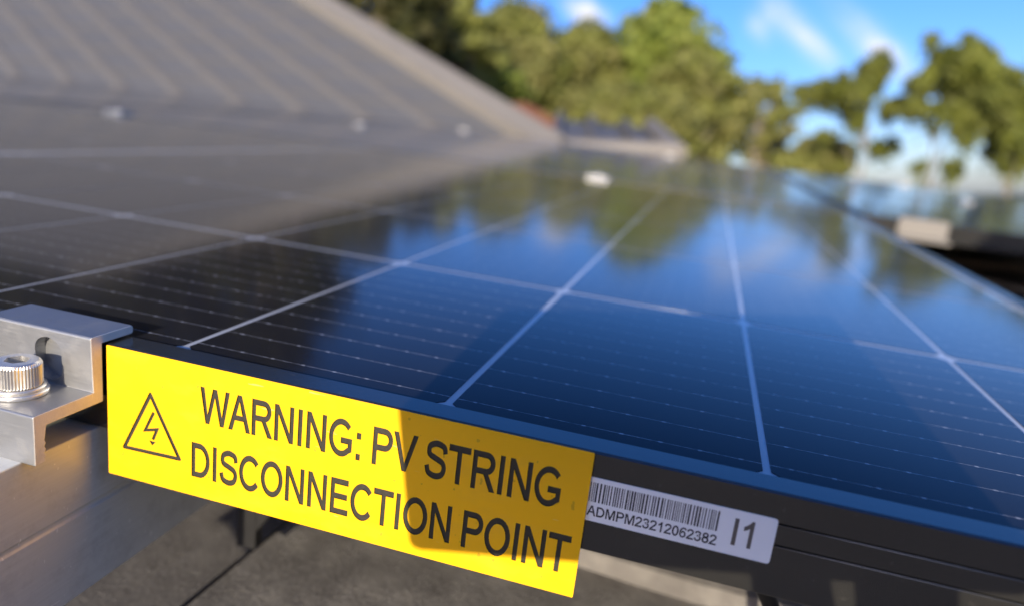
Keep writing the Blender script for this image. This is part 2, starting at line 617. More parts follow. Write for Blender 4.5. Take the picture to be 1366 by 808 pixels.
W_, D_ = XR - XL, Y1 - Y0
fmesh = frame_meshes(W_, D_)
panel = thing('solar_module', 'nearest solar panel, wearing the yellow warning sign on its black front edge', 'solar panel', (XL, Y0, 0), 'solar panels in rows')
for me in fmesh:
    o = link('frame_side', me, panel)
    md = o.modifiers.new('edges', 'BEVEL')
    md.width = 0.0003
    md.segments = 2
    md.limit_method = 'ANGLE'
    md.angle_limit = R(50)
GZ = -0.0011
MB().box((0.0097, 0.0097, GZ - 0.0040), (W_ - 0.0097, D_ - 0.0097, GZ)).build('backsheet', M['backsheet'], panel)
PX, PY = 0.0925, 0.1812
cw, ch, cc = 0.0902, 0.1768, 0.0036
cme = MB()
out = [(-cw / 2 + cc, -ch / 2), (cw / 2 - cc, -ch / 2), (cw / 2, -ch / 2 + cc), (cw / 2, ch / 2 - cc), (cw / 2 - cc, ch / 2), (-cw / 2 + cc, ch / 2), (-cw / 2, ch / 2 - cc), (-cw / 2, -ch / 2 + cc)]
cme.add([(x, y, 0.00022) for x, y in out] + [(x, y, 0) for x, y in out],
        [tuple(range(8))] + [(i, i + 8, (i + 1) % 8 + 8, (i + 1) % 8) for i in range(8)])
cell_me = cme.mesh('solar_cell', M['cell'])
rc = random.Random(3)
for row in range(6):
    yc = 0.1937 - Y0 + ch / 2 + row * PY
    for cidx in range(18):
        if cidx < 9:
            xc = 0.0289 + 2 * PX - (cidx + 0.5) * PX
        else:
            xc = 0.0289 + 2 * PX - 0.014 - (cidx + 0.5) * PX
        o = link('solar_cell', cell_me, panel)
        o.location = (xc - XL + rc.uniform(-.0002, .0002), yc + rc.uniform(-.0002, .0002), GZ)

fp = MB().box((0.0097, 0.0097, GZ - 0.0040), (W_ - 0.0097, D_ - 0.0097, GZ)).mesh('laminate', M['far_glass'])
GAPX, GAPY = 0.020, 0.009
spots = [(-1, 0, 'solar panel left of the nearest one in the same row'),
         (-1, 1, 'left solar panel of the middle row, below the grey ribbed roof'),
         (0, 1, 'middle row solar panel directly behind the nearest panel'),
         (1, 1, 'middle row solar panel beyond the dark gap on the right'),
         (-1, 2, 'left solar panel of the farthest row, at the foot of the ribbed roof'),
         (0, 2, 'centre solar panel of the farthest row, in front of the green trees'),
         (1, 2, 'right hand solar panel of the farthest row, below the gum trees')]
for ix, iy, lab in spots:
    t = thing('solar_module', lab, 'solar panel', (XL + ix * (W_ + GAPX), Y0 + iy * (D_ + GAPY), 0), 'solar panels in rows')
    for me in fmesh:
        link('frame_side', me, t)
    link('laminate', fp, t)

# ---------------------------------------------------------------- rails, clamps, bolts
RX0, RX1 = -0.2200, -0.1800
RT, RB = -0.0304, -0.0882


def rail(name, x0, ya, yb, label):
    t = thing(name, label, 'rail', (x0, 0, 0), 'mounting rails under the panels')
    w = RX1 - RX0
    pr = [(0, RT), (0.013, RT), (0.013, RT - 0.008), (0.006, RT - 0.008), (0.006, RT - 0.016), (0.034, RT - 0.016), (0.034, RT - 0.008), (0.027, RT - 0.008), (0.027, RT),
          (w, RT), (w, -0.0560), (w - 0.0007, -0.0566), (w - 0.0007, -0.0580), (w, -0.0586), (w, RB), (0, RB)]
    MB().prism(pr, 'y', ya, yb).build('extrusion', M['rail_aluminium'], t, bevel=0.0007)
    return t


rail('mounting_rail', RX0, 0.122, 3.5, 'silver aluminium rail running under the panel below the bolted clamp')
rail('mounting_rail', -1.29, 0.10, 3.5, 'aluminium rail under the far left part of the panels')

CE0, CE1 = -0.2160, -0.1748                    # clamp ends along X
clamp = thing('end_clamp', 'silver aluminium end clamp gripping the panel edge left of the yellow sign', 'clamp', (0, 0, 0))
cp = [(0.1558, -0.0305), (0.1597, -0.0305), (0.1593, -0.0293), (0.1599, -0.0285), (0.1593, -0.0274), (0.1599, -0.0264), (0.1593, -0.0254), (0.1599, -0.0244), (0.1594, -0.0234), (0.1597, -0.0222), (0.1602, -0.0190), (0.1815, -0.0190), (0.1815, 0.0006),
      (0.1940, 0.0006), (0.1946, 0.0012), (0.1946, 0.0028), (0.1938, 0.0036), (0.1775, 0.0036), (0.1770, 0.0030), (0.1776, -0.0148), (0.1562, -0.0148), (0.1558, -0.0152)]
cl = MB().prism(cp, 'x', CE0, CE1)
body = cl.build('clamp_body', M['aluminium'], clamp)
body.data.materials.append(M['cut_aluminium'])
for p in body.data.polygons:
    if len(p.vertices) > 8:
        p.material_index = 1
md = body.modifiers.new('edges', 'BEVEL')
md.width = 0.00035
md.segments = 2
md.limit_method = 'ANGLE'
md.angle_limit = R(40)
# real slot through the upright web
sl = MB()
sc = Vector((-0.1915, 0.178, -0.0070))
slot = []
for i in range(24):
    a = 2 * math.pi * i / 24
    slot.append((sc.x + 0.0052 * math.cos(a), sc.z + (0.0031 if math.sin(a) >= 0 else -0.0020) + 0.0046 * math.sin(a)))
vs = [(x, 0.172, z) for x, z in slot] + [(x, 0.1812, z) for x, z in slot]
sl.add(vs, [(i, (i + 1) % 24, (i + 1) % 24 + 24, i + 24) for i in range(24)] + [tuple(range(24))[::-1], tuple(range(24, 48))])
cut_me = sl.mesh('slot', M['aluminium'])
cut_o = link('slot', cut_me, None, P)
bo = body.modifiers.new('slot', 'BOOLEAN')
bo.operation = 'DIFFERENCE'
bo.object = cut_o
bo.solver = 'EXACT'
body.matrix_world = P
bpy.context.view_layer.update()
dg = bpy.context.evaluated_depsgraph_get()
nm = bpy.data.meshes.new_from_object(body.evaluated_get(dg))
body.modifiers.clear()
body.data = nm
bpy.data.objects.remove(cut_o)

bolt = thing('socket_bolt', 'shiny knurled socket head bolt with a washer standing on the clamp', 'bolt', (-0.1925, 0.1672, -0.0148))
MB().lathe([(0.0, 0.0), (0.0080, 0.0), (0.0083, 0.0003), (0.0083, 0.0013), (0.0080, 0.0016), (0.0, 0.0016)], (0, 0, 0), 48).build('washer', M['steel'], bolt, True)
MB().lathe([(0.0, 0.0017), (0.0071, 0.0017), (0.0076, 0.0023), (0.0076, 0.0027), (0.0066, 0.0028)], (0, 0, 0), 48).build('spring_washer', M['steel'], bolt, True)
kn = lambda j, k: (1.0 if (j < 2 or j > 3) else (1.0 if k % 2 else 0.955))
hd = MB().lathe([(0.0, 0.0029), (0.0064, 0.0029), (0.00665, 0.0034), (0.00665, 0.0094), (0.0061, 0.0104), (0.0056, 0.0107), (0.0036, 0.0107)], (0, 0, 0), 96, kn)
o96 = len(hd.v) - 96
for k in range(96):                            # hexagon socket: the last ring is drawn in to six flats
    a = 2 * math.pi * k / 96
    q = a % (math.pi / 3) - math.pi / 6
    r_ = 0.0031 / math.cos(q)
    hd.v[o96 + k] = (r_ * math.cos(a), r_ * math.sin(a), 0.0107)
low = len(hd.v)
for k in range(96):
    x, y, z = hd.v[o96 + k]
    hd.v.append((x, y, 0.0062))
for k in range(96):
    hd.f.append((o96 + k, o96 + (k + 1) % 96, low + (k + 1) % 96, low + k))
hd.f.append(tuple(low + k for k in range(96)))
hd.build('bolt_head', M['steel'], bolt)
MB().lathe([(0.0038, -0.016), (0.0038, 0.0)], (0, 0, 0), 20).build('shank', M['steel'], bolt, True)


fc = thing('end_clamp', 'pale sunlit clamp plate on the edge of the far right panel, over the dark gap', 'clamp', (0.306, 0, 0))
dy = Y1 + GAPY - 0.1835
MB().prism([(0.150 + dy, -0.029), (0.1815 + dy, -0.029), (0.1815 + dy, 0.0006), (0.1940 + dy, 0.0006), (0.1946 + dy, 0.0028), (0.1938 + dy, 0.0036), (0.1775 + dy, 0.0036), (0.1770 + dy, 0.0030), (0.1772 + dy, -0.024), (0.150 + dy, -0.024)], 'x', 0.0, 0.074).build('clamp_body', M['flash'], fc, bevel=0.0008)


def mid_clamp(x, y, label, end=False):
    t = thing('panel_clamp', label, 'clamp', (x, y, 0), 'bright clamps among the far panels')
    if end:
        MB().prism([(-0.012, 0.0004), (-0.012, 0.004), (0.016, 0.004), (0.020, -0.004), (0.020, -0.012), (0.004, -0.012), (0.004, 0.0004)], 'x', -0.020, 0.020).build('cap_plate', M['cut_aluminium'], t, bevel=0.0006)
    else:
        MB().prism([(-0.022, 0.0004), (-0.022, 0.004), (-0.008, 0.0046), (0.008, 0.0046), (0.022, 0.004), (0.022, 0.0004), (0.008, 0.0004), (0.008, -0.012), (-0.008, -0.012), (-0.008, 0.0004)], 'x', -0.019, 0.019).build('cap_plate', M['aluminium'], t, bevel=0.0006)
    MB().lathe([(0.0, 0.0072), (0.005, 0.0070), (0.0065, 0.0062), (0.0065, 0.0040)], (0, 0, 0), 24).build('bolt_head', M['steel'], t, True)
    return t


G1, G2, G3 = Y1 + GAPY / 2, Y1 + GAPY / 2 + D_ + GAPY, Y1 + 2 * (D_ + GAPY)
mid_clamp(-0.186, G1, 'bright clamp straight behind the nearest panel, among reflected trees')
mid_clamp(-1.20, G1, 'clamp glinting blue and white at the left, below the ribbed roof')
mid_clamp(0.73, G2, 'pale clamp on the far panels at the right edge of the photo')
mid_clamp(-1.21, G2, 'small clamp on the second gap under the ribbed roof')
mid_clamp(-0.19, G3, 'round bright clamp on the farthest panel edge in front of the tall green tree', True)
mid_clamp(0.82, G3, 'round bright clamp on the farthest panel edge under the middle gum tree', True)
mid_clamp(-1.21, G3, 'round dull clamp at the foot of the ribbed roof', True)

# ---------------------------------------------------------------- engraved sign
CAP = 716.0


def arc(cx, cy, rx, ry, a0, a1, n=16):
    return [(cx + rx * math.cos(R(a0 + (a1 - a0) * i / n)), cy + ry * math.sin(R(a0 + (a1 - a0) * i / n))) for i in range(n + 1)]


def ribbon(pts, w):
    L_, R_ = [], []
    k = len(pts)
    for i, p in enumerate(pts):
        p = Vector(p)
        d0 = (p - Vector(pts[i - 1])).normalized() if i else None
        d1 = (Vector(pts[i + 1]) - p).normalized() if i < k - 1 else None
        d0, d1 = d0 or d1, d1 or d0
        n0, n1 = Vector((-d0.y, d0.x)), Vector((-d1.y, d1.x))
        m = (n0 + n1).normalized()
        s = w / 2 / max(0.45, m.dot(n0))
        L_.append(tuple(p + m * s))
        R_.append(tuple(p - m * s))
    return L_ + R_[::-1]


def smooth_path(pts, n=7):
    o = []
    for i in range(len(pts) - 1):
        p0, p1, p2, p3 = (Vector(pts[max(i - 1, 0)]), Vector(pts[i]), Vector(pts[i + 1]), Vector(pts[min(i + 2, len(pts) - 1)]))
        for j in range(n):
            t = j / n
            o.append(tuple(0.5 * ((2 * p1) + (p2 - p0) * t + (2 * p0 - 5 * p1 + 4 * p2 - p3) * t * t + (3 * p1 - p0 - 3 * p2 + p3) * t ** 3)))
    return o + [pts[-1]]


SW = 98
GL = {
    'I': (278, [[(90, 0), (188, 0), (188, 716), (90, 716)]]),
    'T': (611, [[(20, 716), (591, 716), (591, 618), (355, 618), (355, 0), (256, 0), (256, 618), (20, 618)]]),
    'E': (667, [[(79, 0), (79, 716), (597, 716), (597, 622), (177, 622), (177, 412), (570, 412), (570, 320), (177, 320), (177, 94), (613, 94), (613, 0)]]),
    'N': (722, [[(76, 0), (76, 716), (180, 716), (548, 160), (548, 716), (646, 716), (646, 0), (542, 0), (174, 556), (174, 0)]]),
    'V': (667, [[(5, 716), (110, 716), (333, 118), (557, 716), (662, 716), (384, 0), (283, 0)]]),
    'W': (944, [[(10, 716), (112, 716), (236, 150), (415, 716), (530, 716), (708, 150), (832, 716), (934, 716), (760, 0), (656, 0), (472, 585), (288, 0), (184, 0)]]),
    'A': (667, [[(0, 0), (274, 716), (388, 716), (668, 0), (560, 0), (480, 217), (180, 217), (104, 0)], [(210, 297), (450, 297), (330, 622)]]),
    'P': (667, [[(77, 0), (77, 716)] + arc(400, 505, 225, 211, 90, -90) + [(175, 294), (175, 0)], [(175, 386)] + arc(395, 505, 132, 119, -90, 90) + [(175, 624)]]),
    'R': (722, [[(79, 0), (79, 716)] + arc(445, 513, 220, 203, 90, -78) + [(560, 220), (705, 0), (585, 0), (455, 205), (385, 310), (177, 310), (177, 0)],
               [(177, 396)] + arc(440, 513, 124, 115, -90, 90) + [(177, 628)]]),
    'D': (722, [[(77, 0), (77, 716), (325, 716)] + arc(330, 358, 345, 358, 88, -88, 24) + [(325, 0)], [(175, 92), (325, 92)] + arc(330, 358, 245, 266, -86, 86, 24) + [(325, 624), (175, 624)]]),
    'O': (778, [arc(389, 358, 345, 370, 0, 345, 23), arc(389, 358, 245, 276, 0, 345, 23)]),
    'C': (722, [ribbon(arc(385, 358, 296, 320, 42, 320, 30), SW)]),
    'G': (778, [ribbon(arc(395, 358, 305, 320, 44, 312, 30) + [(662, 150), (662, 312), (400, 312)], SW - 6)]),
    'S': (667, [ribbon(smooth_path([(578, 520), (535, 630), (340, 676), (165, 622), (125, 525), (165, 440), (340, 385), (520, 320), (570, 205), (505, 85), (335, 42), (150, 90), (92, 215)]), SW - 4)]),
    ':': (278, [[(90, 0), (188, 0), (188, 98), (90, 98)], [(90, 420), (188, 420), (188, 518), (90, 518)]]),
    'M': (833, [[(74, 0), (74, 716), (216, 716), (416, 170), (614, 716), (758, 716), (758, 0), (666, 0), (666, 600), (464, 0), (368, 0), (166, 600), (166, 0)]]),
    '0': (556, [arc(278, 358, 236, 366, 0, 345, 23), arc(278, 358, 138, 274, 0, 345, 23)]),
    '1': (556, [[(373, 0), (373, 720), (312, 720), (250, 640), (160, 570), (110, 540), (110, 450), (200, 490), (280, 548), (280, 0)]]),
    '2': (556, [ribbon(smooth_path([(84, 520), (130, 625), (280, 672), (430, 615), (455, 510), (400, 400), (250, 250), (110, 110)]) + [(78, 45), (520, 45)], 88)]),
    '3': (556, [ribbon(smooth_path([(90, 545), (140, 635), (270, 672), (405, 615), (425, 520), (370, 425), (250, 386), (400, 350), (466, 220), (405, 90), (265, 40), (130, 85), (82, 190)]), 86)]),
    '6': (556, [ribbon(smooth_path([(478, 560), (420, 650), (290, 672), (160, 590), (92, 400), (96, 200), (165, 80), (285, 42), (410, 90), (460, 225), (405, 370), (285, 420), (190, 375), (160, 310)]), 84)]),
    '8': (556, [arc(278, 535, 208, 186, -32, 212, 26) + arc(278, 205, 240, 214, 132, 408, 30), arc(278, 540, 112, 96, 0, 340, 18), arc(278, 210, 142, 124, 0, 340, 18)]),
    ' ': (278, []),
}


def grow(lp, d):
    """outline moved out by d (in for a negative d)"""
    q = [Vector(p) for p in lp]
    area = sum(q[i - 1].x * q[i].y - q[i].x * q[i - 1].y for i in range(len(q)))
    sg = d if area > 0 else -d
    o = []
    for i in range(len(q)):
        a, b, e = q[i - 1], q[i], q[(i + 1) % len(q)]
        d0, d1 = (b - a), (e - b)
        if d0.length < 1e-6 or d1.length < 1e-6:
            o.append(tuple(b))
            continue
        d0.normalize()
        d1.normalize()
        n0, n1 = Vector((d0.y, -d0.x)), Vector((d1.y, -d1.x))
        m = n0 + n1
        m = m.normalized() if m.length > 1e-6 else n0
        o.append(tuple(b + m * (sg / max(0.5, m.dot(n0)))))
    return o


def text_loops(txt, x0, x1, zb, zt, space=278, bold=15):
    """glyph outlines scaled to run from x0 to x1 with capitals from zb to zt"""
    adv = sum(space if c == ' ' else GL[c][0] for c in txt)
    s = (x1 - x0) / (adv - 60)
    sz = (zt - zb) / CAP
    x, loops = x0 - 25 * s, []
    for c in txt:
        for q_, lp in enumerate(GL[c][1]):
            lp = grow(lp, -bold if (q_ and c not in ':') else bold)
            loops.append([(x + u * s, zb + v * sz) for u, v in lp])
        x += (space if c == ' ' else GL[c][0]) * s
    return loops


def filled(loops, depth):
    """a flat plate with its outlines cut clean through (even-odd fill), thickness depth"""
    cu = bpy.data.curves.new('outline', 'CURVE')
    cu.dimensions = '2D'
    cu.fill_mode = 'BOTH'
    cu.extrude = depth / 2
    for lp in loops:
        sp = cu.splines.new('POLY')
        sp.points.add(len(lp) - 1)
        for q, (u, v) in zip(sp.points, lp):
            q.co = (u, v, 0, 1)
        sp.use_cyclic_u = True
    o = bpy.data.objects.new('outline', cu)
    COL.objects.link(o)
    bpy.context.view_layer.update()
    me = bpy.data.meshes.new_from_object(o.evaluated_get(bpy.context.evaluated_depsgraph_get()))
    bpy.data.objects.remove(o)
    me.transform(Matrix.Rotation(R(90), 4, 'X'))       # plate stands up: outline v -> z, front faces -Y
    return me


SX0, SX1, SZ0, SZ1 = -0.1738, -0.0166, -0.0444, 0.0002
SY = 0.1821                                   # front face of the sign
rx = 0.0003
rect = [(SX0 + rx, SZ0), (SX1 - rx, SZ0), (SX1, SZ0 + rx), (SX1, SZ1 - rx), (SX1 - rx, SZ1), (SX0 + rx, SZ1), (SX0, SZ1 - rx), (SX0, SZ0 + rx)]
loops = [rect]
loops += text_loops('WARNING: PV STRING', -0.1387, -0.0240, -0.0182, -0.0068, 215)
loops += text_loops('DISCONNECTION POINT', -0.1424, -0.0196, -0.0374, -0.0260, 215)
tri = [(-0.1574, -0.0119), (-0.1685, -0.0342), (-0.1455, -0.0335)]


def inset(poly, d):
    o = []
    c = sum((Vector(p) for p in poly), Vector((0, 0))) / len(poly)
    for i in range(len(poly)):
        a, b, e = Vector(poly[i - 1]), Vector(poly[i]), Vector(poly[(i + 1) % len(poly)])
        d0, d1 = (b - a).normalized(), (e - b).normalized()
        n0, n1 = Vector((-d0.y, d0.x)), Vector((-d1.y, d1.x))
        if n0.dot(c - b) < 0:
            n0, n1 = -n0, -n1
        m = (n0 + n1).normalized()
        o.append(tuple(b + m * d / m.dot(n0)))
    return o


def round_poly(poly, r, n=4):
    o = []
    for i in range(len(poly)):
        a, b, e = Vector(poly[i - 1]), Vector(poly[i]), Vector(poly[(i + 1) % len(poly)])
        p, q = b + (a - b).normalized() * r, b + (e - b).normalized() * r
        for j in range(n + 1):
            t = j / n
            o.append(tuple(p.lerp(b, t).lerp(b.lerp(q, t), t)))
    return o


loops.append(round_poly(tri, 0.0012))
loops.append(inset(tri, 0.00125))
loops.append(ribbon([(-0.1561, -0.0190), (-0.1594, -0.0258), (-0.1549, -0.0246), (-0.1565, -0.0285)], 0.00105))
loops.append([(-0.1579, -0.0290), (-0.1568, -0.0306), (-0.1554, -0.0291)])
sign = thing('warning_sign', 'yellow engraved warning sign with black letters and lightning triangle on the panel edge', 'sign', (0, 0, 0))
ENG = 0.00010
DEEP = 0.00034
fm = filled(loops, ENG)
fm.materials.clear()
fm.materials.append(M['yellow'])
fm.transform(Matrix.Translation((0, SY + ENG / 2, 0)))
link('face_plate', fm, sign)
em = filled(loops, DEEP)
em.materials.clear()
em.materials.append(M['core'])
em.transform(Matrix.Translation((0, SY + ENG + 0.00001 + DEEP / 2, 0)))
link('engraved_layer', em, sign)
MB().box((SX0 + 0.0001, SY + ENG + DEEP + 0.00003, SZ0 + 0.0001), (SX1 - 0.0001, Y0 - 0.00005, SZ1 - 0.0001)).build('core_plate', M['core'], sign)

# ---------------------------------------------------------------- bar code label on the frame
label = thing('barcode_label', 'white bar code sticker with serial number beside the yellow sign', 'label', (0, 0, 0))
lx0, lx1, lz0, lz1 = -0.030, 0.0322, -0.0203, -0.0073
LYY = Y0 - 0.00022
pl = round_poly([(lx0, lz0), (lx1, lz0), (lx1, lz1), (lx0, lz1)], 0.0010, 5)
m_ = MB()
k = len(pl)
m_.add([(x, LYY, z) for x, z in pl] + [(x, Y0 - 0.00002, z) for x, z in pl], [tuple(range(k))] + [(i, (i + 1) % k, (i + 1) % k + k, i + k) for i in range(k)])
m_.build('sticker', M['paper'], label)
bars = MB()
rb = random.Random(12)
x = -0.0276
BZ0, BZ1 = -0.0145, -0.0087
while x < 0.0178:
    w = rb.choice((0.00022, 0.00022, 0.00034, 0.00048))
    bars.add([(x, LYY - 0.00004, BZ0), (x + w, LYY - 0.00004, BZ0), (x + w, LYY - 0.00004, BZ1), (x, LYY - 0.00004, BZ1)], [(0, 1, 2, 3)])
    x += w + rb.choice((0.00026, 0.00030, 0.00042, 0.00052))
bars.build('bar_code', M['ink'], label)


def printed(txt, name, x0, x1, zb, zt, mat, bold):
    me = filled(text_loops(txt, x0, x1, zb, zt, 278, bold), 0.00002)
    me.transform(Matrix.Translation((0, LYY - 0.00006, 0)))
    me.materials.clear()
    me.materials.append(mat)
    return link(name, me, label)


printed('CADMPM23212062382', 'serial_number', -0.0189, 0.0182, -0.0186, -0.0157, M['ink'], 14)
printed('I1', 'stamp', 0.0214, 0.0280, -0.0172, -0.0097, M['brown_ink'], 12)

# ---------------------------------------------------------------- under the panel
foot = thing('roof_foot', 'black steel roof foot with a slanted brace standing under the panel', 'bracket', (-0.1785, 0.27, ROOF_Z))
MB().box((-0.005, -0.003, 0.006), (0.005, 0.003, 0.099)).build('upright', M['black_steel'], foot, bevel=0.0006)
mt = Matrix.Translation((0.018, 0.0, 0.040)) @ Matrix.Rotation(R(34), 4, 'Y')
MB().box((-0.003, -0.0025, -0.038), (0.003, 0.0025, 0.046), mt).build('brace', M['black_steel'], foot, bevel=0.0005)

cab = MB()
key = [(0.0050, 0.215, -0.020), (0.0115, 0.2215, -0.0312), (0.0200, 0.2265, -0.0385), (0.0285, 0.2320, -0.0460), (0.0380, 0.2400, -0.0560), (0.0500, 0.2500, -0.0800), (0.0560, 0.2600, -0.1130)]
pts = []
for i in range(len(key) - 1):
    q0, q1, q2, q3 = (Vector(key[max(i - 1, 0)]), Vector(key[i]), Vector(key[i + 1]), Vector(key[min(i + 2, len(key) - 1)]))
    for j in range(5):
        t = j / 5
        pts.append(0.5 * ((2 * q1) + (q2 - q0) * t + (2 * q0 - 5 * q1 + 4 * q2 - q3) * t * t + (3 * q1 - q0 - 3 * q2 + q3) * t ** 3))
cab.tube(pts, 0.0029, 12)
o = cab.build('solar_cable', M['cable'], None, True)
place(o)
tag(o, 'black solar cable dropping from under the panel below the bar code sticker', 'cable')

# ---------------------------------------------------------------- the ribbed roof beyond, and the far roof end
RIB = Vector((-0.838, 0.45, 0.309)).normalized()
RN = Vector((1, 0, 0)).cross(RIB).normalized()
RN = RN if RN.z > 0 else -RN
OX, OY, OZ = -0.80, 3.72, -0.035
roof = thing('ribbed_roof', 'grey ribbed metal roof rising to the left behind the panels', 'roof', (OX, OY, OZ))
LEN, WID = 8.0, 11.0


def on_roof(a, b, h=0.0):
    return Vector((-a, 0, 0)) + RIB * b + RN * h


q = [on_roof(0, 0), on_roof(WID, 0), on_roof(WID, LEN), on_roof(0, LEN)]
MB().add([p for p in q] + [p - RN * 0.03 for p in q], [(0, 1, 2, 3), (7, 6, 5, 4), (0, 4, 5, 1), (1, 5, 6, 2), (2, 6, 7, 3), (3, 7, 4, 0)]).build('roof_sheet', M['roof'], roof)
SPAC = 0.40
perp = RN.cross(RIB).normalized()
for i in range(1, 27):
    a = 0.14 + SPAC * i
    mb = MB()
    for b in (0.02, LEN - 0.02):
        base = on_roof(a, b)
        mb.v += [tuple(base + perp * u + RN * h) for u, h in ((-0.036, 0.001), (-0.018, 0.009), (0.018, 0.009), (0.036, 0.001))]
    mb.f = [(0, 1, 5, 4), (1, 2, 6, 5), (2, 3, 7, 6), (0, 3, 2, 1), (4, 5, 6, 7)]
    mb.build('roof_rib', M['rib'], roof)
for i in range(1, 18):                         # sheet laps crossing the slope
    b = 0.42 * i
    mb = MB()
    for a in (0.06, WID - 0.05):
        mb.v += [tuple(on_roof(a, b + u, h)) for u, h in ((-0.030, 0.0012), (-0.026, 0.0062), (0.030, 0.0012))]
    mb.f = [(0, 1, 4, 3), (1, 2, 5, 4), (0, 3, 5, 2), (0, 2, 1), (3, 4, 5)]
    mb.build('sheet_lap', M['rib'], roof)
mb = MB()
for b in (-0.05, LEN):
    base = on_roof(0, b)
    mb.v += [tuple(base + perp * u + RN * h) for u, h in ((-0.075, 0.002), (-0.062, 0.06), (0.062, 0.06), (0.10, -0.08))]
mb.f = [(0, 1, 5, 4), (1, 2, 6, 5), (2, 3, 7, 6), (0, 3, 2, 1), (4, 5, 6, 7)]
mb.build('ridge_cap', M['flash'], roof)

FY = 4.6
fr = thing('hipped_roof', 'small grey roof end with a pale ridge beyond the foot of the ribbed roof', 'roof', (0, 0, 0))


def at(px, py, y):
    d = CX * (px - 683) + CD * (py - 404) + CF * 976.09
    t = y / d.y
    return Vector((d.x * t, y, H + d.z * t))


a0, a1, a2, a3 = at(738, 204, FY), at(745, 160, FY + 0.9), at(868, 174, FY + 0.9), at(905, 210, FY)
nrm = (a1 - a0).cross(a3 - a0).normalized()
if nrm.y > 0:
    nrm = -nrm
MB().add([a0, a1, a2, a3] + [p - nrm * 0.05 for p in (a0, a1, a2, a3)], [(0, 1, 2, 3), (7, 6, 5, 4), (0, 4, 5, 1), (1, 5, 6, 2), (2, 6, 7, 3), (3, 7, 4, 0)]).build('roof_sheet', M['roof'], fr)
up_r = (nrm * 0.03)
MB().tube([a0 + up_r, a3 + up_r], 0.060, 8).build('valley_flashing', M['flash'], fr)
MB().tube([a2 + up_r, a3 + up_r], 0.055, 8).build('hip_cap', M['flash'], fr)
for t in (0.02, 0.36, 0.72):
    b0, b1 = a0.lerp(a3, t), a1.lerp(a2, t)
    MB().tube([b0 + up_r, b1 + up_r], 0.035, 8).build('roof_rib', M['rib'], fr)

# ---------------------------------------------------------------- ground, hills
GZW = 0.0
gm = MB().add([(-1500, -1500, GZW), (1500, -1500, GZW), (1500, 1500, GZW), (-1500, 1500, GZW)], [(0, 1, 2, 3)])
o = gm.build('ground', M['ground'])
tag(o, kind='structure')


def wpos(px, py, D):
    """world point D metres away (level) in the direction of a spot in the photograph"""
    d = dirw(px, py)
    c = CAM.translation
    s = D / math.hypot(d.x, d.y)
    return Vector((c.x + d.x * s, c.y + d.y * s, c.z + d.z * s))


# neighbour's house with the terracotta roof
nb = wpos(728, 130, 16.0)
nh = link('brick_house', None, None, Matrix.Translation((nb.x, nb.y, 0)) @ Matrix.Rotation(R(-28), 4, 'Z'))
tag(nh, 'house with an orange terracotta roof half hidden behind the ribbed roof', 'house')
ez = nb.z - 1.10
MB().box((-3.6, -2, 0), (0.0, 2, ez)).build('wall', M['wall'], nh)
MB().add([(-3.9, -2.4, ez - .02), (0.25, -2.4, ez - .02), (0.25, 2.4, ez - .02), (-3.9, 2.4, ez - .02), (-3.0, 0, ez + 1.05), (-0.6, 0, ez + 1.05)],
         [(0, 1, 5, 4), (1, 2, 5), (2, 3, 4, 5), (3, 0, 4), (3, 2, 1, 0)]).build('roof', M['terracotta'], nh)
for x in (-3.0, -1.4):
    wf = MB().box((x, -2.05, ez - 1.7), (x + 0.9, -1.97, ez - 0.6)).build('window', M['flash'], nh)
    MB().box((x + .06, -2.07, ez - 1.64), (x + 0.84, -2.04, ez - 0.66)).build('pane', M['glass'], wf)


